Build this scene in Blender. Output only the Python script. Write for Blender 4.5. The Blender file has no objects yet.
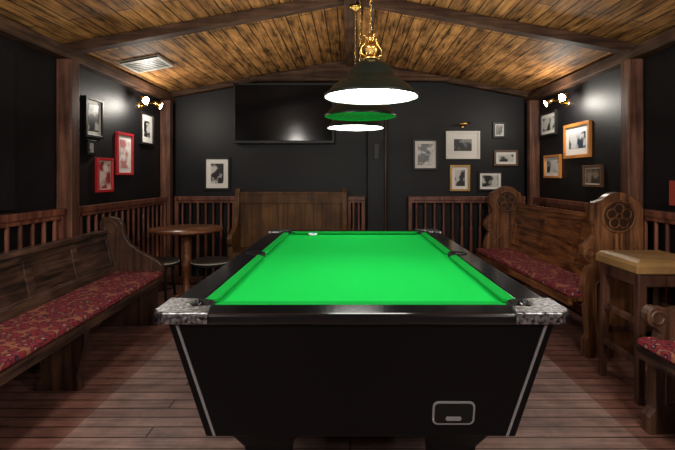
import bpy, bmesh, math, random
from mathutils import Vector, Matrix
random.seed(4)
S = bpy.context.scene
try:
    S.view_settings.view_transform = 'Standard'
except Exception: pass
F = 459.0; CX = 350.0; CY = 176.0; H = 1.23
XW = 2.1; YB = 5.3; YS = -1.6; ZE = 2.17; ZR = 2.56
SL = (ZR-ZE)/XW
def zc(x): return ZR - abs(x)*SL

# ---------------- materials ----------------
def newmat(name):
    m = bpy.data.materials.new(name); m.use_nodes = True
    nt = m.node_tree; b = nt.nodes['Principled BSDF']
    return m, nt, b
def plain(name, col, rough=0.5, metal=0.0, emit=None, es=0.0, var=0.0, spec=0.5, bump=0.0, bscale=60, vscale=3.5):
    m, nt, b = newmat(name)
    b.inputs['Base Color'].default_value = (*col, 1)
    b.inputs['Roughness'].default_value = rough
    b.inputs['Metallic'].default_value = metal
    b.inputs['Specular IOR Level'].default_value = spec
    if emit:
        b.inputs['Emission Color'].default_value = (*emit, 1)
        b.inputs['Emission Strength'].default_value = es
    tc = nt.nodes.new('ShaderNodeTexCoord')
    if var > 0:
        n = nt.nodes.new('ShaderNodeTexNoise'); n.inputs['Scale'].default_value = vscale; n.inputs['Detail'].default_value = 6
        nt.links.new(tc.outputs['Object'], n.inputs['Vector'])
        r = nt.nodes.new('ShaderNodeValToRGB')
        r.color_ramp.elements[0].position = .35; r.color_ramp.elements[1].position = .65
        r.color_ramp.elements[0].color = (*[c*(1-var) for c in col], 1)
        r.color_ramp.elements[1].color = (*[min(1, c*(1+var)) for c in col], 1)
        nt.links.new(n.outputs['Fac'], r.inputs['Fac']); nt.links.new(r.outputs['Color'], b.inputs['Base Color'])
    if bump > 0:
        n2 = nt.nodes.new('ShaderNodeTexNoise'); n2.inputs['Scale'].default_value = bscale; n2.inputs['Detail'].default_value = 3
        nt.links.new(tc.outputs['Object'], n2.inputs['Vector'])
        bp = nt.nodes.new('ShaderNodeBump'); bp.inputs['Strength'].default_value = bump; bp.inputs['Distance'].default_value = .003
        nt.links.new(n2.outputs['Fac'], bp.inputs['Height']); nt.links.new(bp.outputs['Normal'], b.inputs['Normal'])
    return m
def wood(name, dark, light, grain='y', rough=0.4, spec=.4, sc=1.0):
    m, nt, b = newmat(name)
    tc = nt.nodes.new('ShaderNodeTexCoord'); mp = nt.nodes.new('ShaderNodeMapping')
    s = [26*sc, 26*sc, 26*sc]; s['xyz'.index(grain)] = 1.5*sc
    mp.inputs['Scale'].default_value = s
    nt.links.new(tc.outputs['Object'], mp.inputs['Vector'])
    n = nt.nodes.new('ShaderNodeTexNoise'); n.inputs['Scale'].default_value = 1.0; n.inputs['Detail'].default_value = 7; n.inputs['Roughness'].default_value = .65; n.inputs['Distortion'].default_value = .4
    nt.links.new(mp.outputs['Vector'], n.inputs['Vector'])
    r = nt.nodes.new('ShaderNodeValToRGB')
    r.color_ramp.elements[0].position = .38; r.color_ramp.elements[1].position = .66
    r.color_ramp.elements[0].color = (*dark, 1); r.color_ramp.elements[1].color = (*light, 1)
    nt.links.new(n.outputs['Fac'], r.inputs['Fac'])
    n2 = nt.nodes.new('ShaderNodeTexNoise'); n2.inputs['Scale'].default_value = 4; n2.inputs['Detail'].default_value = 5
    nt.links.new(tc.outputs['Object'], n2.inputs['Vector'])
    r2 = nt.nodes.new('ShaderNodeValToRGB'); r2.color_ramp.elements[0].position = .34; r2.color_ramp.elements[1].position = .6
    r2.color_ramp.elements[0].color = (.5, .46, .44, 1); r2.color_ramp.elements[1].color = (1, 1, 1, 1)
    nt.links.new(n2.outputs['Fac'], r2.inputs['Fac'])
    mx = nt.nodes.new('ShaderNodeMix'); mx.data_type = 'RGBA'; mx.blend_type = 'MULTIPLY'; mx.inputs[0].default_value = 1
    nt.links.new(r.outputs['Color'], mx.inputs[6]); nt.links.new(r2.outputs['Color'], mx.inputs[7])
    nt.links.new(mx.outputs[2], b.inputs['Base Color'])
    bp = nt.nodes.new('ShaderNodeBump'); bp.inputs['Strength'].default_value = .25; bp.inputs['Distance'].default_value = .002
    nt.links.new(n.outputs['Fac'], bp.inputs['Height']); nt.links.new(bp.outputs['Normal'], b.inputs['Normal'])
    b.inputs['Roughness'].default_value = rough; b.inputs['Specular IOR Level'].default_value = spec
    return m
def planks(name, ca, cb, gap, along, width, length, rough, mult=(.45, 1.1), border=None, gapw=.005, blotch=2.5, spec=.35, rng=(.75, 1.25), stretch=(1, 1)):
    m, nt, b = newmat(name)
    N = nt.nodes.new; L = nt.links.new
    tc = N('ShaderNodeTexCoord'); sp = N('ShaderNodeSeparateXYZ'); cb_ = N('ShaderNodeCombineXYZ')
    L(tc.outputs['Object'], sp.inputs[0])
    if along == 'y':
        L(sp.outputs[1], cb_.inputs[0]); L(sp.outputs[0], cb_.inputs[1])
    else:
        L(sp.outputs[0], cb_.inputs[0]); L(sp.outputs[1], cb_.inputs[1])
    br = N('ShaderNodeTexBrick'); br.offset = .37; br.offset_frequency = 3
    br.inputs['Scale'].default_value = 1; br.inputs['Brick Width'].default_value = length; br.inputs['Row Height'].default_value = width
    br.inputs['Mortar Size'].default_value = gapw; br.inputs['Mortar Smooth'].default_value = .3
    br.inputs['Color1'].default_value = (*ca, 1); br.inputs['Color2'].default_value = (*cb, 1); br.inputs['Mortar'].default_value = (*gap, 1)
    L(cb_.outputs[0], br.inputs['Vector'])
    mp = N('ShaderNodeMapping'); mp.inputs['Scale'].default_value = (2.2, 46, 1)
    L(cb_.outputs[0], mp.inputs['Vector'])
    n = N('ShaderNodeTexNoise'); n.inputs['Scale'].default_value = 1; n.inputs['Detail'].default_value = 8; n.inputs['Roughness'].default_value = .7
    L(mp.outputs[0], n.inputs['Vector'])
    mp2 = N('ShaderNodeMapping'); mp2.inputs['Scale'].default_value = (stretch[0], stretch[1], 1); L(cb_.outputs[0], mp2.inputs['Vector'])
    n2 = N('ShaderNodeTexNoise'); n2.inputs['Scale'].default_value = blotch; n2.inputs['Detail'].default_value = 6; n2.inputs['Roughness'].default_value = .65
    L(mp2.outputs[0], n2.inputs['Vector'])
    ad = N('ShaderNodeMath'); ad.operation = 'ADD'; L(n.outputs['Fac'], ad.inputs[0]); L(n2.outputs['Fac'], ad.inputs[1])
    mr = N('ShaderNodeMapRange'); mr.inputs[1].default_value = rng[0]; mr.inputs[2].default_value = rng[1]; mr.inputs[3].default_value = mult[0]; mr.inputs[4].default_value = mult[1]
    L(ad.outputs[0], mr.inputs[0])
    mx = N('ShaderNodeMix'); mx.data_type = 'RGBA'; mx.blend_type = 'MULTIPLY'; mx.inputs[0].default_value = 1
    L(br.outputs['Color'], mx.inputs[6]); L(mr.outputs[0], mx.inputs[7])
    out = mx.outputs[2]
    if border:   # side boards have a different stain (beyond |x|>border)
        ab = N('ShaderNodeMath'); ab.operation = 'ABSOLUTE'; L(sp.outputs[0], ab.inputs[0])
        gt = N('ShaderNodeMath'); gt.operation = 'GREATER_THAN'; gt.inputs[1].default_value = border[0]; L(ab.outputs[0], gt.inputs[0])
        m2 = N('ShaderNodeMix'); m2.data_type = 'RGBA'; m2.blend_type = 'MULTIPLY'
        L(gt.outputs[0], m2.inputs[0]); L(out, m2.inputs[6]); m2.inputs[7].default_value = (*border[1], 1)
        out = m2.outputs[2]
    L(out, b.inputs['Base Color'])
    bp = N('ShaderNodeBump'); bp.inputs['Strength'].default_value = .5; bp.inputs['Distance'].default_value = .004; bp.invert = True
    L(br.outputs['Fac'], bp.inputs['Height']); L(bp.outputs['Normal'], b.inputs['Normal'])
    b.inputs['Roughness'].default_value = rough; b.inputs['Specular IOR Level'].default_value = spec
    return m
def fabric(name):
    m, nt, b = newmat(name); N = nt.nodes.new; L = nt.links.new
    tc = N('ShaderNodeTexCoord'); v = N('ShaderNodeTexVoronoi'); v.inputs['Scale'].default_value = 20
    L(tc.outputs['Object'], v.inputs['Vector'])
    r = N('ShaderNodeValToRGB'); r.color_ramp.interpolation = 'CONSTANT'
    e = r.color_ramp.elements
    e[0].position = 0; e[0].color = (.25, .13, .07, 1)
    e[1].position = .22; e[1].color = (.03, .012, .025, 1)
    x = e.new(.36); x.color = (.17, .020, .026, 1)
    x = e.new(.56); x.color = (.06, .012, .022, 1)
    x = e.new(.68); x.color = (.22, .08, .045, 1)
    L(v.outputs['Distance'], r.inputs['Fac']); L(r.outputs['Color'], b.inputs['Base Color'])
    b.inputs['Roughness'].default_value = .9; b.inputs['Specular IOR Level'].default_value = .15
    return m
def artmat(name, seed, a, c, scale=9):
    m, nt, b = newmat(name); N = nt.nodes.new; L = nt.links.new
    tc = N('ShaderNodeTexCoord'); mp = N('ShaderNodeMapping'); mp.inputs['Location'].default_value = (seed*3.1, seed*1.7, seed)
    L(tc.outputs['Object'], mp.inputs['Vector'])
    n = N('ShaderNodeTexNoise'); n.inputs['Scale'].default_value = scale; n.inputs['Detail'].default_value = 3
    L(mp.outputs[0], n.inputs['Vector'])
    r = N('ShaderNodeValToRGB'); r.color_ramp.elements[0].position = .46; r.color_ramp.elements[1].position = .56
    r.color_ramp.elements[0].color = (*a, 1); r.color_ramp.elements[1].color = (*c, 1)
    L(n.outputs['Fac'], r.inputs['Fac']); L(r.outputs['Color'], b.inputs['Base Color'])
    b.inputs['Roughness'].default_value = .3
    return m

M_wall = plain('wall_paint_black', (.0040, .0036, .0046), .5, var=.3, bump=.3, bscale=40, spec=.24)
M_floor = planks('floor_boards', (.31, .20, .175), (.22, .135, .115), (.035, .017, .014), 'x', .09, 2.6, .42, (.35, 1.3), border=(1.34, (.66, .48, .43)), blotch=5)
M_ceil = planks('ceiling_boards', (.38, .185, .062), (.22, .10, .033), (.035, .015, .007), 'y', .10, 1.8, .65, (.10, 1.35), blotch=4, spec=.12, rng=(.80, 1.22), stretch=(.8, 3.0))
M_beam = wood('beam_wood', (.03, .015, .009), (.11, .055, .03), 'x', .65, .15)
M_beamy = wood('beam_wood_y', (.03, .015, .009), (.11, .055, .03), 'y', .65, .15)
M_post = wood('post_wood', (.055, .022, .014), (.17, .075, .045), 'z', .5, .25)
M_rail = wood('railing_wood', (.07, .022, .014), (.22, .08, .045), 'z', .35)
M_pew = wood('pew_wood', (.013, .008, .0065), (.105, .055, .036), 'y', .33, .4)
M_pew2 = wood('pew_wood_red', (.05, .016, .007), (.30, .115, .04), 'y', .3, .4)
M_pewend = wood('pew_end_wood', (.045, .018, .008), (.26, .11, .045), 'z', .35, .4)
M_pewendd = wood('pew_end_dark', (.025, .012, .008), (.11, .052, .03), 'z', .35, .4)
M_settle = wood('settle_wood', (.06, .026, .008), (.15, .07, .022), 'z', .5, .2)
M_setd = wood('settle_carving', (.02, .009, .004), (.05, .022, .01), 'z', .4)
M_tabtop = wood('table_wood', (.09, .03, .012), (.25, .10, .045), 'x', .3)
M_stool = wood('stool_wood', (.03, .012, .009), (.11, .048, .03), 'z', .35)
M_leather = plain('leather_tan', (.22, .125, .045), .4, var=.3, bump=.4)
M_fab = fabric('cushion_fabric')
M_black = plain('black_lacquer', (.003, .003, .004), .16, spec=.4)
M_cab = plain('black_laminate', (.0025, .0025, .003), .35, spec=.1)
M_blackm = plain('black_matte', (.003, .003, .003), .7, spec=.2)
M_cloth = plain('green_baize', (.006, .40, .055), .95, spec=.03, bump=.15, bscale=400)
M_cush = plain('green_cushion', (.005, .26, .035), .95, spec=.03)
M_chrome = plain('chrome', (.72, .74, .78), .22, 1.0)
M_strip = plain('brushed_strip', (.22, .22, .23), .5, .3)
M_silver = plain('cast_silver', (.22, .225, .24), .34, 1.0, var=.95, bump=1.0, bscale=90, vscale=80)
M_brass = plain('brass', (.65, .42, .13), .25, 1.0)
M_white = plain('white_enamel', (.8, .8, .78), .4)
M_glow = plain('lamp_glow', (1, 1, 1), .5, emit=(1, .97, .9), es=17)
M_glow2 = plain('bulb_glow', (1, 1, 1), .5, emit=(1, .95, .85), es=30)
M_fillglobe = plain('fill_globe_glow', (1, 1, 1), .5, emit=(1, .93, .84), es=13)  # glow of the added fill globes, out of view
M_shade = plain('shade_black', (.006, .009, .007), .4, spec=.22)
M_shadeg = plain('shade_green_bounce', (.03, .5, .13), .4, emit=(.01, .4, .08), es=.12)  # unlit shade: green bounce from the cloth put into colour and faint glow
M_screen = plain('screen_glass', (.003, .003, .004), .12, spec=.18)
M_rattan = plain('rattan_dark', (.03, .025, .02), .5, var=.5, bump=.5)
M_edge = plain('rattan_edge', (.30, .28, .24), .5)
M_mat = plain('picture_mat', (.66, .64, .60), .6)
M_gold = plain('frame_gold', (.42, .24, .06), .35, .3, var=.3)
M_oran = plain('frame_oak', (.45, .17, .035), .4, var=.3)
M_red = plain('frame_red', (.42, .012, .018), .35)
M_fblk = plain('frame_black', (.008, .007, .006), .4, spec=.25)
M_fbrn = plain('frame_brown', (.10, .045, .02), .4)
M_redp = plain('red_paint', (.25, .03, .02), .5)

# ---------------- mesh builder ----------------
class B:
    def __init__(s): s.bm = bmesh.new(); s.mats = []
    def mi(s, m):
        if m not in s.mats: s.mats.append(m)
        return s.mats.index(m)
    def _f(s, vs, m, smooth=False):
        try:
            f = s.bm.faces.new(vs); f.material_index = s.mi(m); f.smooth = smooth
        except ValueError: pass
    def hexa(s, p, m):
        v = [s.bm.verts.new(q) for q in p]
        for a in ((0,3,2,1),(4,5,6,7),(0,1,5,4),(1,2,6,5),(2,3,7,6),(3,0,4,7)): s._f([v[i] for i in a], m)
    def box(s, x0, x1, y0, y1, z0, z1, m):
        s.hexa([(x0,y0,z0),(x1,y0,z0),(x1,y1,z0),(x0,y1,z0),(x0,y0,z1),(x1,y0,z1),(x1,y1,z1),(x0,y1,z1)], m)
    def prism(s, pts, fn, a, b, m):
        """pts 2D polygon, fn(u,v,w)->xyz"""
        A = [s.bm.verts.new(fn(u, v, a)) for u, v in pts]; Bv = [s.bm.verts.new(fn(u, v, b)) for u, v in pts]
        s._f(A[::-1], m); s._f(Bv, m); n = len(pts)
        for i in range(n): s._f([A[i], A[(i+1)%n], Bv[(i+1)%n], Bv[i]], m)
    def loft(s, rings, m, caps=True, smooth=True):
        R = [[s.bm.verts.new(p) for p in r] for r in rings]; n = len(rings[0])
        for a, b in zip(R, R[1:]):
            for i in range(n): s._f([a[i], a[(i+1)%n], b[(i+1)%n], b[i]], m, smooth)
        if caps: s._f(R[0][::-1], m); s._f(R[-1], m)
    def lathe(s, c, prof, m, seg=24, caps=True, sx=1, sy=1):
        rings = [[(c[0]+max(r,.0004)*sx*math.cos(2*math.pi*i/seg), c[1]+max(r,.0004)*sy*math.sin(2*math.pi*i/seg), c[2]+z) for i in range(seg)] for r, z in prof]
        s.loft(rings, m, caps)
    def cyl(s, p0, p1, r0, r1, m, seg=12, cap=True):
        s.tube([p0, p1], [r0, r1], m, seg, cap)
    def tube(s, pts, rs, m, seg=8, cap=True):
        pts = [Vector(p) for p in pts]
        if not isinstance(rs, (list, tuple)): rs = [rs]*len(pts)
        rings = []
        ref = None
        for i, p in enumerate(pts):
            t = (pts[min(i+1, len(pts)-1)] - pts[max(i-1, 0)]).normalized()
            if ref is None:
                ref = Vector((0,0,1)) if abs(t.z) < .9 else Vector((1,0,0))
            a = (ref - t*ref.dot(t)).normalized(); ref = a; b = t.cross(a)
            rings.append([tuple(p + a*rs[i]*math.cos(2*math.pi*k/seg) + b*rs[i]*math.sin(2*math.pi*k/seg)) for k in range(seg)])
        s.loft(rings, m, cap)
    def torus(s, c, R, r, m, fn=None, seg=24):
        fn = fn or (lambda a: (c[0]+R*math.cos(a), c[1]+R*math.sin(a), c[2]))
        s.tube([fn(2*math.pi*i/seg) for i in range(seg+1)], r, m, 6)
    def done(s, name, mat=None, bevel=0.0, seg=2):
        if mat is not None: s.bm.transform(mat)
        bmesh.ops.recalc_face_normals(s.bm, faces=s.bm.faces)
        xs = [v.co for v in s.bm.verts]
        c = Vector(((min(v.x for v in xs)+max(v.x for v in xs))/2, (min(v.y for v in xs)+max(v.y for v in xs))/2, min(v.z for v in xs)))
        bmesh.ops.translate(s.bm, verts=s.bm.verts, vec=-c)
        me = bpy.data.meshes.new(name); s.bm.to_mesh(me); s.bm.free()
        for m in s.mats: me.materials.append(m)
        o = bpy.data.objects.new(name, me); o.location = c
        S.collection.objects.link(o)
        if bevel > 0:
            md = o.modifiers.new('bevel', 'BEVEL'); md.width = bevel; md.segments = seg; md.limit_method = 'ANGLE'; md.angle_limit = math.radians(40)
        return o
def frame_mat(origin, along, back):
    """local (u=toward back, v=along, z) -> world"""
    al = Vector(along).normalized(); bk = Vector(back); bk = (bk - al*bk.dot(al)).normalized()
    M = Matrix(((bk.x, al.x, 0, origin[0]), (bk.y, al.y, 0, origin[1]), (0, 0, 1, 0), (0, 0, 0, 1)))
    return M

# ---------------- room shell ----------------
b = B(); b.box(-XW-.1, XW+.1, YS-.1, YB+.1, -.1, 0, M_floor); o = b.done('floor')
o.data.transform(Matrix.Translation(o.location)); o.location = (0, 0, 0)
for sgn, nm in ((-1, 'wall_left'), (1, 'wall_right')):
    b = B(); b.box(min(sgn*XW, sgn*(XW+.1)), max(sgn*XW, sgn*(XW+.1)), YS-.1, YB+.1, 0, ZE, M_wall); b.done(nm)
gable = [(-XW, 0), (XW, 0), (XW, ZE), (0, ZR), (-XW, ZE)]
b = B(); b.prism(gable, lambda u, v, w: (u, w, v), YB, YB+.1, M_wall); b.done('wall_back')
b = B(); b.prism(gable, lambda u, v, w: (u, w, v), YS-.1, YS, M_wall); b.done('wall_front')
b = B(); e = XW+.1; ze = zc(e)
b.prism([(-e, ze), (0, ZR), (e, ze), (e, ze+.08), (0, ZR+.08), (-e, ze+.08)], lambda u, v, w: (u, w, v), YS-.1, YB+.1, M_ceil)
o = b.done('ceiling'); o.data.transform(Matrix.Translation(o.location)); o.location = (0, 0, 0)

def rafter(name, y, w, h):
    b = B()
    b.prism([(-XW, ZE-h), (0, ZR-h), (XW, ZE-h), (XW, ZE-.002), (0, ZR-.002), (-XW, ZE-.002)], lambda u, v, q: (u, q, v), y-w/2, y+w/2, M_beam)
    return b.done(name, bevel=.004)
rafter('structure_10', 3.33, .09, .07)
rafter('structure_11', 5.24, .10, .06)
rafter('structure_12', .6, .09, .07)
b = B(); b.box(-1.12, 1.12, 5.14, 5.19, 2.30, 2.345, M_beam); b.done('structure_13', bevel=.004)  # collar beam before the back wall
b = B(); b.prism([(-1.08, 2.345), (1.08, 2.345), (0, ZR-.065)], lambda u, v, q: (u, q, v), 5.15, 5.18, M_beam); b.done('structure_14')
b = B(); b.box(-.045, .045, YS, 5.2, ZR-.10, ZR-.02, M_beamy); b.done('structure_15', bevel=.004)  # ridge beam
k_ = 20
for s_ in (-1, 1):
    b = B(); x = s_*(XW-.045); b.box(x-.045, x+.045, YS, YB, ZE-.10, ZE-.015, M_beamy); b.done('structure_%d' % k_, bevel=.005); k_ += 1  # wall plate beam along the eaves
    for y, w in ((3.33, .10), (5.12, .09), (.6, .10)):
        b = B(); x = s_*(XW-.055); b.box(x-.055, x+.055, y-w/2, y+w/2, 0, ZE-.10, M_post); b.done('structure_%d' % k_, bevel=.006); k_ += 1  # timber posts standing against the side wall
b = B(); b.box(-XW, XW, YB-.02, YB, 0, .14, M_blackm); b.done('baseboard_back')
b = B(); b.box(.20, .42, 5.2, 5.3, 0, 2.3, M_wall); b.cyl((.40, 5.17, 0), (.40, 5.17, 2.29), .014, .014, M_setd)
b.box(.27, .33, 5.185, 5.2, 1.42, 1.60, M_fblk); b.done('structure_30', bevel=.004)
b = B(); b.box(-XW, -XW+.03, 2.05, 2.84, 1.02, 2.0, M_wall); b.done('structure_31', bevel=.004)

# ---------------- railings ----------------
bal = [(.014,0),(.014,.10),(.020,.12),(.013,.14),(.018,.25),(.021,.36),(.015,.52),(.020,.56),(.012,.60),(.014,.70),(.014,.86)]
def railing(p0, p1, n):
    b = B(); p0 = Vector((p0[0], p0[1], 0)); p1 = Vector((p1[0], p1[1], 0)); L = (p1-p0).length
    M = frame_mat((p0.x, p0.y), p1-p0, Vector((0,0,1)).cross(p1-p0))
    b.box(-.03, .03, 0, L, .955, 1.0, M_rail); b.box(-.02, .02, 0, L, .925, .955, M_rail)
    b.box(-.02, .02, 0, L, .02, .09, M_rail)
    b.box(-.025, .025, 0, .04, 0, .95, M_rail); b.box(-.025, .025, L-.04, L, 0, .95, M_rail)
    for i in range(n):
        v = .04+(L-.08)*(i+.5)/n
        b.lathe((0, v, .07), [(r, z) for r, z in bal], M_rail, 8, caps=False)
    b.done('balustrade', mat=M, bevel=.004)
xr = XW-.055
railing((-xr, 3.39), (-xr, 5.06), 15)
railing((-xr, .66), (-xr, 3.27), 23)
railing((xr, 3.39), (xr, 5.06), 15)
railing((xr, .66), (xr, 3.27), 23)
railing((-1.98, 5.2), (-1.29, 5.2), 7)
railing((.66, 5.2), (1.98, 5.2), 12)
railing((-.03, 5.22), (.17, 5.22), 2)

# ---------------- pool table ----------------
tx = .035; y0, y1 = 1.365, 3.50; hw = .622; zt = .82; rw = .105; yc = (y0+y1)/2; hl = (y1-y0)/2
par = bpy.data.objects.new('pool_table', None); par.location = (tx, yc, 0); S.collection.objects.link(par)
def part(b, name, bevel=0.0, seg=2):
    o = b.done(name, bevel=bevel, seg=seg); o.parent = par; o.matrix_parent_inverse = Matrix.Translation((-tx, -yc, 0)); return o
b = B()
def ring(hx, hy, z): return [(tx-hx, yc-hy, z), (tx+hx, yc-hy, z), (tx+hx, yc+hy, z), (tx-hx, yc+hy, z)]
b.loft([ring(.505, hl-.13, .38), ring(.595, hl-.04, .785)], M_cab, smooth=False)
part(b, 'cabinet', .006)
b = B()
for sx in (-1, 1):
    for sy in (-1, 1):
        def c(hx, hy, z): return (tx+sx*hx, yc+sy*hy, z)
        for ix in (.025, ):
            b.hexa([c(.505-ix, hl-.13+.004, .385), c(.505-ix-.008, hl-.13+.004, .385), c(.505-ix-.008, hl-.135, .385), c(.505-ix, hl-.135, .385),
                    c(.595-ix, hl-.04+.004, .78), c(.595-ix-.008, hl-.04+.004, .78), c(.595-ix-.008, hl-.045, .78), c(.595-ix, hl-.045, .78)], M_strip)
part(b, 'corner_strips')
b = B()
b.box(tx-.54, tx+.54, yc-hl+.08, yc+hl-.08, .775, .800, M_cloth); part(b, 'bed_cloth')
b = B()
o_ = ring(hw, hl, 0); i_ = ring(hw-rw, hl-rw, 0)
for k in range(4):
    a, d = o_[k], o_[(k+1)%4]; ai, di = i_[k], i_[(k+1)%4]
    b.hexa([(a[0],a[1],.785),(d[0],d[1],.785),(di[0],di[1],.785),(ai[0],ai[1],.785),(a[0],a[1],zt),(d[0],d[1],zt),(di[0],di[1],zt),(ai[0],ai[1],zt)], M_black)
part(b, 'rails', .009, 3)
b = B()
ix, iy = hw-rw, hl-rw; cw = .040
def cushion(p, q, nrm):
    p = Vector(p); q = Vector(q); nrm = Vector(nrm); t = (q-p).normalized()
    pi = p+nrm*cw+t*.035; qi = q+nrm*cw-t*.035
    zz = lambda v, z: (v.x, v.y, z)
    b.hexa([zz(p,.8),zz(q,.8),zz(qi,.806),zz(pi,.806),zz(p,.821),zz(q,.821),zz(qi,.819),zz(pi,.819)], M_cush)
for sy in (-1, 1):
    cushion((tx-ix+.045, yc+sy*iy), (tx+ix-.045, yc+sy*iy), (0, -sy))
for sx in (-1, 1):
    cushion((tx+sx*ix, yc-iy+.045), (tx+sx*ix, yc-.04), (-sx, 0))
    cushion((tx+sx*ix, yc+.04), (tx+sx*ix, yc+iy-.045), (-sx, 0))
part(b, 'cushions', .003)
b = B()
for sx in (-1, 1):
    for sy, r in ((-1, .046), (0, .042), (1, .046)):
        c0 = (tx+sx*(ix+(.018 if sy == 0 else .004)), yc+sy*(iy+.004), .8)
        b.lathe(c0, [(.0, .0015), (r, .0015), (r, .0235), (r+.008, .0235), (r+.008, .001)], M_blackm, 20, caps=False)
part(b, 'pockets')
b = B()
for sx in (-1, 1):
    for sy in (-1, 1):
        pts = [(hw+.008, hl-.165), (hw+.008, hl-.03), (hw-.008, hl-.004), (hw-.03, hl+.008), (hw-.165, hl+.008), (hw-.15, hl-.075), (hw-.10, hl-.06), (hw-.075, hl-.10), (hw-.09, hl-.15)]
        b.prism(pts, lambda u, v, w: (tx+sx*u, yc+sy*v, w), .790, .826, M_silver)
part(b, 'corner_castings', .004)
b = B()
for sx in (-1, 1):
    for sy in (-1, 1):
        def rr(x0, x1, ya, yb, z):
            return [(tx+sx*x0, yc+sy*ya, z), (tx+sx*x1, yc+sy*ya, z), (tx+sx*x1, yc+sy*yb, z), (tx+sx*x0, yc+sy*yb, z)]
        b.loft([rr(.22,.42,hl-.36,hl-.20,0), rr(.22,.42,hl-.36,hl-.20,.06), rr(.25,.38,hl-.34,hl-.22,.14), rr(.24,.40,hl-.35,hl-.21,.30), rr(.19,.46,hl-.38,hl-.17,.385)], M_cab, smooth=False)
part(b, 'legs', .01)
b = B()
def fp(u, z, off):
    t = (z-.38)/(.785-.38); y = (yc-hl+.13) + t*(-.09)
    return (tx+u, y-off, z)
def rrect(cu, cz, w, h, r, n=5):
    P = []
    for qx, qz, a0 in ((1,1,0),(-1,1,90),(-1,-1,180),(1,-1,270)):
        for k in range(n):
            a = math.radians(a0+90*k/(n-1)); P.append((cu+qx*(w/2-r)+r*math.cos(a), cz+qz*(h/2-r)+r*math.sin(a)))
    return P
b.prism(rrect(.297, .470, .135, .082, .018), lambda u, v, w: fp(u, v, w), -.004, .006, M_strip)
b.prism(rrect(.297, .470, .123, .071, .014), lambda u, v, w: fp(u, v, w), .002, .0065, M_blackm)
b.prism(rrect(.297, .452, .05, .014, .006), lambda u, v, w: fp(u, v, w), .006, .009, M_strip)
part(b, 'ball_return')
b = B(); b.lathe((-.27, 3.33, .8006), [(.0,0),(.028,0),(.034,.012),(.030,.013),(.024,.005),(0,.005)], M_white, 20, caps=False)
b.box(-.28, -.26, 3.32, 3.34, .806, .822, plain('chalk_blue', (.1,.3,.6), .9)); b.done('chalk_dish')

# ---------------- pendant lamps ----------------
def pendant(x, y, z, lit):
    b = B()
    out = [(.205,0),(.206,.012),(.192,.022),(.165,.050),(.135,.072),(.112,.082),(.106,.095),(.092,.125),(.070,.146),(.040,.158),(.028,.165),(.022,.172)]
    b.lathe((x, y, z), out, M_shade, 40, caps=False)
    inn = [(.205,0),(.199,.006),(.185,.018),(.158,.044),(.128,.066),(.0,.075)]
    b.lathe((x, y, z), inn, M_white if lit else M_shadeg, 40, caps=False)
    if lit:
        b.lathe((x, y, z), [(0,.004),(.178,.004),(.192,.008),(.178,.018),(0,.018)], M_glow, 40, caps=False)
    else:
        b.lathe((x, y, z), [(0,.010),(.185,.010),(.185,.018),(0,.018)], M_shadeg, 40, caps=False)
    b.lathe((x, y, z+.165), [(.034,0),(.036,.01),(.018,.016),(.012,.03),(.026,.045),(.030,.055),(.022,.07),(.010,.08),(.016,.09),(.018,.10),(.008,.112),(.005,.125)], M_brass, 20)
    for k in range(4):
        a = k*math.pi/2+.4; cs, sn = math.cos(a), math.sin(a)
        b.tube([(x+cs*.02, y+sn*.02, z+.175), (x+cs*.048, y+sn*.048, z+.19), (x+cs*.050, y+sn*.050, z+.215), (x+cs*.03, y+sn*.03, z+.235), (x+cs*.02, y+sn*.02, z+.262), (x+cs*.036, y+sn*.036, z+.272)], .004, M_brass, 6)
    zz = z+.29; top = ZR-.105 if abs(x) < .045 else zc(x)-.004; k = 0
    while zz < top-.02:
        fn = (lambda a, zz=zz: (x+.006*math.cos(a), y, zz+.013*math.sin(a))) if k % 2 == 0 else (lambda a, zz=zz: (x, y+.006*math.cos(a), zz+.013*math.sin(a)))
        b.torus(None, 0, .0018, M_brass, fn, 10); zz += .021; k += 1
    b.cyl((x+.006, y, z+.28), (x+.006, y, top), .0025, .0025, M_shade, 6)
    b.lathe((x, y, top-.03), [(.01,0),(.045,.02),(.045,.03)], M_brass, 16)
    b.done('pendant_lamp')
pendant(.093, 2.02, 1.575, True)
pendant(.060, 2.64, 1.57, False)
pendant(.040, 3.32, 1.575, True)
def light(name, loc, power, r, col=(1, .94, .87)):
    l = bpy.data.lights.new(name, 'POINT'); l.energy = power; l.shadow_soft_size = r; l.color = col
    o = bpy.data.objects.new(name, l); o.location = loc; S.collection.objects.link(o); return o
for x, y, z, pw in ((-1.15, -.5, 1.95, 80), (1.15, -.5, 1.95, 80), (-1.1, .95, 2.16, 60), (1.1, .95, 2.16, 60)):  # added globes out of view, carrying the room's fill light
    b = B()
    b.lathe((x, y, z-.10), [(0,0),(.06,.012),(.10,.04),(.12,.08),(.12,.13),(.09,.17),(.05,.19)], M_fillglobe, 24)
    b.cyl((x, y, z+.08), (x, y, zc(x)-.003), .012, .012, M_brass); b.done('fill_globe')
    light('fill_light', (x, y, z-.24), pw, .12)
# added fill without a fixture, facing up to brighten the ceiling boards
for (yy, pw) in ((1.6, 13), (3.6, 19)):
    l = bpy.data.lights.new('ceiling_fill', 'AREA'); l.energy = pw; l.shape = 'RECTANGLE'; l.size = 2.6; l.size_y = 1.6; l.color = (1, .92, .78)
    o = bpy.data.objects.new('ceiling_fill', l); o.location = (0, yy, 1.6); o.rotation_euler = (math.pi, 0, 0); S.collection.objects.link(o)

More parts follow.
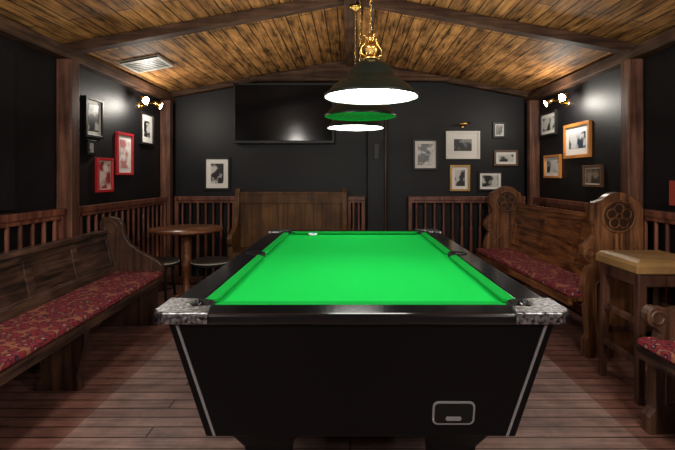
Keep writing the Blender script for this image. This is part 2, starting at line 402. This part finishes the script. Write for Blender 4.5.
# ---------------- pews ----------------
def arcp(cx, cz, r, a0, a1, n=8):
    return [(cx+r*math.cos(math.radians(a0+(a1-a0)*i/n)), cz+r*math.sin(math.radians(a0+(a1-a0)*i/n))) for i in range(n+1)]
def pew(name, p0, p1, back, L, sd, seat_z, top_z, lean, wood_m, end_m, ends, cush=True, panels=4, supports=()):
    M = frame_mat(p0, (p1[0]-p0[0], p1[1]-p0[1], 0), back)
    b = B()
    b.box(.0, sd, 0, L, seat_z-.075, seat_z-.045, wood_m)
    b.box(-.005, .03, 0, L, seat_z-.10, seat_z-.045, wood_m)
    if cush:
        prof = [(.002, seat_z-.044), (-.008, seat_z-.03), (-.004, seat_z-.008), (.02, seat_z), (sd-.02, seat_z), (sd, seat_z-.012), (sd, seat_z-.044)]
        b.prism(prof, lambda u, v, w: (u, w, v), .012, L-.012, M_fab)
    def bk(u, z): return sd + lean*(z-seat_z)/(top_z-seat_z) + u
    def slab(v0, v1, z0, z1, u0, u1, m):
        b.hexa([(bk(u0,z0),v0,z0),(bk(u1,z0),v0,z0),(bk(u1,z0),v1,z0),(bk(u0,z0),v1,z0),(bk(u0,z1),v0,z1),(bk(u1,z1),v0,z1),(bk(u1,z1),v1,z1),(bk(u0,z1),v1,z1)], m)
    slab(0, L, seat_z-.10, top_z-.01, .012, .03, wood_m)
    slab(0, L, top_z-.065, top_z-.01, -.004, .012, wood_m)
    slab(0, L, top_z-.018, top_z+.012, -.022, .042, wood_m)
    slab(0, L, seat_z-.04, seat_z+.05, -.004, .012, wood_m)
    for i in range(panels+1):
        v = i*(L-.07)/panels; slab(v, v+.07, seat_z+.05, top_z-.065, -.004, .012, wood_m)
    for i in range(panels):
        v0_ = i*(L-.07)/panels+.07; v1_ = (i+1)*(L-.07)/panels
        slab(v0_, v1_, seat_z+.05, seat_z+.058, .003, .014, wood_m); slab(v0_, v1_, top_z-.073, top_z-.065, .003, .014, wood_m)
    for v in supports:
        b.prism([(.05,0),(.30,0),(.30,.04),(.27,.08),(.29,seat_z-.075),(.02,seat_z-.075),(.03,.25),(.07,.08)], lambda u, q, w: (u, w, q), v-.025, v+.025, end_m)
    for v, kind in ends:
        t = .06 if kind == 'head' else .05
        if kind == 'head':
            w0 = sd+lean
            prof = [(.10,0),(w0+.07,0),(w0+.07,.10),(w0+.055,.16),(w0+.055,1.00),(w0+.03,1.05)] + arcp(w0-.12, .97, .15, 42, 138, 8) + [(w0-.29,1.05),(w0-.31,1.01),(w0-.31,.93),(w0-.285,.88),(w0-.285,.83),(w0-.32,.79),(w0-.36,.75),(w0-.37,.70),(w0-.345,.655),(w0-.31,.63),(.11,.58),(.085,.48),(.10,.40),(.12,.15),(.10,.12)]
            b.prism(prof, lambda u, q, w: (u, w, q), v-t/2, v+t/2, end_m)
            for sgn in (-1, 1):
                vv = v+sgn*(t/2+.004)
                cu, cz = w0-.12, .955
                b.torus(None, 0, .010, end_m, lambda a: (cu+.115*math.cos(a), vv, cz+.105*math.sin(a)), 28)
                b.prism([(cu+.112*math.cos(2*math.pi*k/24), cz+.102*math.sin(2*math.pi*k/24)) for k in range(24)], lambda u, q, w: (u, w, q), vv-.003, vv-.002, M_setd) if sgn < 0 else None
                for k in range(5):
                    aa = math.radians(90+72*k); b.torus(None, 0, .007, end_m, lambda a, aa=aa: (cu+.055*math.cos(aa)+.034*math.cos(a), vv, cz+.052*math.sin(aa)+.034*math.sin(a)), 14)
                b.torus(None, 0, .007, end_m, lambda a: (cu+.018*math.cos(a), vv, cz+.018*math.sin(a)), 12)
                b.tube([(w0, vv, .76), (.17, vv, .50), (.17, vv, .18), (w0, vv, .18), (w0, vv, .76)], .008, end_m, 6)
                b.torus(None, 0, .008, end_m, lambda a: (w0-.325+.028*math.cos(a), vv, .715+.03*math.sin(a)), 14)
        elif kind == 'low':
            w0 = sd+lean
            prof = [(.03,0),(w0+.03,0),(w0+.05,top_z+.07)] + [(w0+.03,top_z+.11),(w0-.03,top_z+.12),(w0-.10,top_z+.10),(w0-.135,top_z+.05),(w0-.15,top_z-.04),(w0-.19,top_z-.11),(w0-.27,top_z-.17),(.05,seat_z+.09),(.0,seat_z+.05),(-.02,seat_z-.0),(.0,seat_z-.06),(.04,seat_z-.11),(.05,.12),(.03,.08)]
            b.prism(prof, lambda u, q, w: (u, w, q), v-t/2, v+t/2, end_m)
            for sgn in (-1, 1):
                vv = v+sgn*(t/2+.002)
                b.torus(None, 0, .007, end_m, lambda a: (w0-.04+.05*math.cos(a), vv, top_z+.03+.05*math.sin(a)), 18)
        elif kind == 'scroll':
            prof = [(.02,0),(.46,0),(.46,.95),(.38,.95),(.34,.80),(.28,.66),(.20,.60),(.13,.585),(.10,.60)] + arcp(.06, .555, .05, 60, 260, 8) + [(.08,.48),(.06,.42),(.05,.30),(.05,.12),(.02,.08)]
            b.prism(prof, lambda u, q, w: (u, w, q), v-.03, v+.03, end_m)
            for sgn in (-1, 1):
                b.torus(None, 0, .008, end_m, lambda a: (.062+.03*math.cos(a), v+sgn*.031, .555+.03*math.sin(a)), 14)
                b.tube([(.10, v+sgn*.031, .44), (.10, v+sgn*.031, .14), (.40, v+sgn*.031, .14), (.40, v+sgn*.031, .5), (.10, v+sgn*.031, .44)], .008, end_m, 6)
    return b.done(name, mat=M, bevel=.005)
Ll = 2.62
pew('church_pew', (-1.43, 1.2), (-1.55, 3.82), (-1, 0, 0), Ll, .38, .45, .78, .07, M_pew, M_pewendd, [(Ll-.02, 'low')], panels=5, supports=(.25, 1.46))
Lr = 1.86
pew('church_pew', (1.49, 3.12), (1.365, 4.98), (1, 0, 0), Lr, .37, .45, .92, .08, M_pew2, M_pewend, [(0.0, 'head'), (Lr, 'head')], panels=3)
pew('church_pew', (1.46, 1.0), (1.40, 2.24), (1, 0, 0), 1.24, .38, .45, .80, .04, M_pew, M_pewendd, [(1.21, 'scroll')], panels=3, supports=(.1,))

# settle on back wall
b = B()
x0, x1 = -1.24, -.06
b.box(x0, x1, 5.10, 5.13, .40, 1.02, M_settle)
for i in range(11):
    xx = x0+.05+(x1-x0-.1)*i/11; b.box(xx+.004, xx+(x1-x0-.1)/11-.004, 5.092, 5.10, .46, .93, M_settle)
b.box(x0, x1, 5.08, 5.14, .93, 1.03, M_settle); b.box(x0-.01, x1+.01, 5.07, 5.15, 1.03, 1.055, M_settle)
for k in range(5): b.box(-.55+.035*k, -.53+.035*k, 5.076, 5.08, .965, .995, M_setd)
b.box(x0, x1, 4.72, 5.10, .40, .44, M_settle); b.box(x0, x1, 4.74, 4.78, .30, .40, M_settle)
for xx in (x0, x1):
    prof = [(4.72,0),(5.15,0),(5.15,1.06),(5.12,1.09),(5.08,1.09),(5.05,1.05),(5.03,.85),(4.98,.72),(4.85,.64),(4.74,.62),(4.70,.58),(4.71,.53),(4.76,.50),(4.74,.30)]
    b.prism(prof, lambda u, v, w: (w, u, v), xx-.025, xx+.025, M_settle)
b.done('wooden_settle', bevel=.004)

# round pub table
b = B(); c = (-1.52, 4.27, 0)
b.lathe(c, [(0,.715),(.30,.715),(.32,.722),(.328,.735),(.32,.75),(0,.75)], M_tabtop, 40, caps=False)
b.lathe(c, [(.02,.08),(.05,.10),(.055,.16),(.035,.20),(.028,.28),(.045,.36),(.05,.42),(.03,.50),(.026,.60),(.04,.66),(.10,.70),(.10,.716)], M_tabtop, 20)
for k in range(4):
    a = math.radians(45+90*k); cs, sn = math.cos(a), math.sin(a)
    b.tube([(c[0]+cs*.03, c[1]+sn*.03, .16), (c[0]+cs*.10, c[1]+sn*.10, .13), (c[0]+cs*.17, c[1]+sn*.17, .05), (c[0]+cs*.22, c[1]+sn*.22, .018)], [.022,.02,.018,.016], M_tabtop, 8)
b.done('round_pub_table')
def bistro(x, y):
    b = B(); c = (x, y, 0)
    b.lathe(c, [(0,.435),(.15,.435),(.172,.442),(.176,.455),(.165,.468),(.10,.472),(0,.468)], M_rattan, 28, caps=False)
    b.torus((x, y, .450), .175, .006, M_edge); b.torus((x, y, .43), .168, .011, M_blackm)
    for k in range(4):
        a = math.radians(45+90*k); cs, sn = math.cos(a), math.sin(a)
        b.tube([(x+cs*.13, y+sn*.13, .435), (x+cs*.135, y+sn*.135, .25), (x+cs*.165, y+sn*.165, .0)], [.013,.012,.011], M_blackm, 8)
    b.torus((x, y, .22), .138, .008, M_blackm)
    b.done('bistro_stool')
bistro(-1.27, 4.20); bistro(-1.74, 4.18)

# bar stool
b = B(); X0, X1, Y0, Y1 = 1.545, 1.93, 2.46, 2.85
sx0, sx1, sy0, sy1 = X0-.015, X1+.015, Y0-.015, Y1+.015
def sq(i, z): return [(sx0+i, sy0+i, z), (sx1-i, sy0+i, z), (sx1-i, sy1-i, z), (sx0+i, sy1-i, z)]
b.loft([sq(.006,.70), sq(0,.71), sq(0,.745), sq(.012,.765), sq(.05,.776)], M_leather, smooth=False)
b.box(X0+.005, X1-.005, Y0+.005, Y1-.005, .63, .70, M_stool)
for xa, sxx in ((X0, 1), (X1, -1)):
    for ya, syy in ((Y0, 1), (Y1, -1)):
        def q(off, w, z): return [(xa+sxx*off, ya+syy*off, z), (xa+sxx*(off+w), ya+syy*off, z), (xa+sxx*(off+w), ya+syy*(off+w), z), (xa+sxx*off, ya+syy*(off+w), z)]
        b.loft([q(-.005,.038,0), q(0,.045,.4), q(.005,.05,.70)], M_stool, smooth=False)
for z in (.20, .42):
    b.box(X0+.005, X0+.03, Y0+.03, Y1-.03, z, z+.04, M_stool); b.box(X1-.03, X1-.005, Y0+.03, Y1-.03, z, z+.04, M_stool)
for z in (.27,):
    b.box(X0+.03, X1-.03, Y0+.008, Y0+.03, z, z+.04, M_stool); b.box(X0+.03, X1-.03, Y1-.03, Y1-.008, z, z+.04, M_stool)
b.done('bar_stool', bevel=.008, seg=3)

# ---------------- TV ----------------
b = B(); b.box(-1.32, -.18, 5.19, 5.26, 1.60, 2.28, M_fblk); b.box(-1.30, -.20, 5.186, 5.19, 1.63, 2.26, M_screen); b.box(-.85, -.65, 5.26, 5.30, 1.8, 2.05, M_blackm)
b.done('wall_television', bevel=.003)

# ---------------- pictures ----------------
def picture(wall, px0, py0, px1, py1, fr, art, matw=.22, fw=.022):
    b = B()
    if wall == 'back':
        d = YB-.02; s = F/d
        u0, u1 = (px0-CX)/s, (px1-CX)/s; z0, z1 = H+(CY-py1)/s, H+(CY-py0)/s
        fn = lambda u, v, w: (u, YB-w, v)
    else:
        sg = -1 if wall == 'left' else 1; X = XW-.01
        ya = X*F/abs(px0-CX); yb = X*F/abs(px1-CX); u0, u1 = min(ya, yb), max(ya, yb); d = (ya+yb)/2
        z0, z1 = H+(CY-py1)*d/F, H+(CY-py0)*d/F
        fn = lambda u, v, w: (sg*(XW-w), u, v)
    def rect(a0, a1, c0, c1, w0, w1, m): b.prism([(a0,c0),(a1,c0),(a1,c1),(a0,c1)], fn, w0, w1, m)
    W, Hh = u1-u0, z1-z0
    rect(u0+.005, u1-.005, z0+.005, z1-.005, 0, .012, M_mat)
    rect(u0, u0+fw, z0, z1, 0, .028, fr); rect(u1-fw, u1, z0, z1, 0, .028, fr)
    rect(u0+fw, u1-fw, z0, z0+fw, 0, .028, fr); rect(u0+fw, u1-fw, z1-fw, z1, 0, .028, fr)
    mm = matw*min(W, Hh)
    rect(u0+fw+mm, u1-fw-mm, z0+fw+mm, z1-fw-mm, .010, .014, art)
    b.done('picture_frame', bevel=.002)
bw = lambda i, sc=11: artmat('photo_print_%d' % i, i, (.015,.015,.015), (.50,.49,.47), sc)
picture('left', 84, 98, 102, 138, M_fblk, bw(1), .12)
picture('left', 86, 140, 95, 155, M_fblk, bw(2), .05)
picture('left', 96, 158, 112, 192, M_red, artmat('poster_print', 3, (.25,.02,.03), (.6,.5,.45)), .03)
picture('left', 116, 133, 132, 175, M_red, artmat('poster_print_b', 4, (.5,.2,.2), (.75,.7,.65)), .14)
picture('left', 140, 113, 153, 145, M_fblk, bw(5), .2)
picture('back', 204, 157, 230, 190, M_fblk, bw(6), .18)
picture('back', 413, 139, 438, 170, M_fblk, bw(7), .12)
picture('back', 446, 131, 480, 159, M_mat, artmat('photo_print_dark', 8, (.01,.01,.01), (.2,.2,.2)), .22)
picture('back', 450, 165, 470, 191, M_gold, bw(9), .15)
picture('back', 478, 171, 503, 191, M_fblk, bw(10), .12)
picture('back', 494, 150, 518, 166, M_fbrn, bw(11), .15)
picture('back', 493, 122, 506, 138, M_fblk, bw(12), .10)
picture('right', 541, 112, 557, 136, M_fblk, bw(13), .14)
picture('right', 545, 155, 561, 178, M_oran, bw(14), .16)
picture('right', 565, 123, 591, 158, M_oran, artmat('photo_print_blue', 15, (.03,.04,.07), (.5,.5,.5)), .18, .03)
picture('right', 584, 165, 603, 187, M_fbrn, artmat('photo_print_brown', 16, (.03,.02,.015), (.2,.14,.1)), .05)

# ---------------- wall spot lamps ----------------
def sconce(X, y, z, sg):
    b = B()
    wx = lambda d: X-sg*d
    b.lathe((0,0,0), [(.0,0),(.045,0),(.045,.008),(.02,.018),(0,.02)], M_brass, 20, caps=False)
    R = Matrix.Rotation(-sg*math.pi/2, 4, 'Y'); b.bm.transform(Matrix.Translation((X, y, z)) @ R)
    b.tube([(wx(.01), y, z), (wx(.07), y, z+.0), (wx(.09), y, z+.03)], .008, M_brass, 8)
    b.tube([(wx(.09), y-.15, z+.05), (wx(.09), y-.07, z+.035), (wx(.09), y, z+.03), (wx(.09), y+.07, z+.035), (wx(.09), y+.15, z+.05)], .007, M_brass, 8)
    for dy in (-.15, .15):
        p = Vector((wx(.09), y+dy, z+.05)); d = Vector((-sg*.5, -.3 if dy < 0 else .1, -.25)).normalized()
        b.cyl(p-d*.03, p+d*.03, .016, .022, M_brass, 14); b.cyl(p+d*.03, p+d*.065, .022, .036, M_brass, 14)
        b.cyl(p+d*.055, p+d*.067, .032, .032, M_glow2, 14)
    b.done('wall_spotlight')
    light('spot_glow', (wx(.22), y-.14, z-.02), 17, .05, (1, .94, .84))
sconce(-XW, 4.58, 1.93, -1); sconce(XW, 4.42, 1.93, 1)
b = B(); b.cyl((1.30, 5.3, 1.80), (1.30, 5.22, 1.83), .006, .006, M_brass, 8); b.cyl((1.24, 5.215, 1.825), (1.36, 5.215, 1.825), .014, .014, M_brass, 12)
b.lathe((1.30, 5.292, 1.78), [(.0,0),(.02,0),(.02,.03),(0,.03)], M_brass, 12, sy=.3); b.done('picture_light')

# ceiling vent (follows the slope)
b = B()
b.box(-.16, .16, -.17, .17, -.018, -.008, M_fblk)
for (a, c_, d_, e_) in ((-.17,-.145,-.17,.17),(.145,.17,-.17,.17),(-.145,.145,-.17,-.145),(-.145,.145,.145,.17)): b.box(a, c_, d_, e_, -.022, 0, M_edge)
for i in range(6):
    v = -.135+.05*i; b.box(-.145, .145, v, v+.012, -.022, -.006, M_edge)
xv = -1.79
b.done('ceiling_vent', mat=Matrix.Translation((xv, 4.05, zc(xv)-.001)) @ Matrix.Rotation(-math.atan(SL), 4, 'Y'))
b = B(); b.box(XW-.03, XW, 2.70, 2.98, .98+.06, 1.20, M_redp); b.done('wall_notice', bevel=.003)

# ---------------- world & camera ----------------
w = bpy.data.worlds.new('world'); S.world = w; w.use_nodes = True
w.node_tree.nodes['Background'].inputs[0].default_value = (.05, .05, .06, 1)
cd = bpy.data.cameras.new('camera'); cam = bpy.data.objects.new('camera', cd); S.collection.objects.link(cam)
cam.location = (0, 0, H); cam.rotation_euler = (math.pi/2, 0, 0)
cd.sensor_width = 36; cd.lens = F/675*36; cd.shift_x = -(CX-337.5)/675; cd.shift_y = -(225-CY)/675; cd.clip_start = .02
S.camera = cam
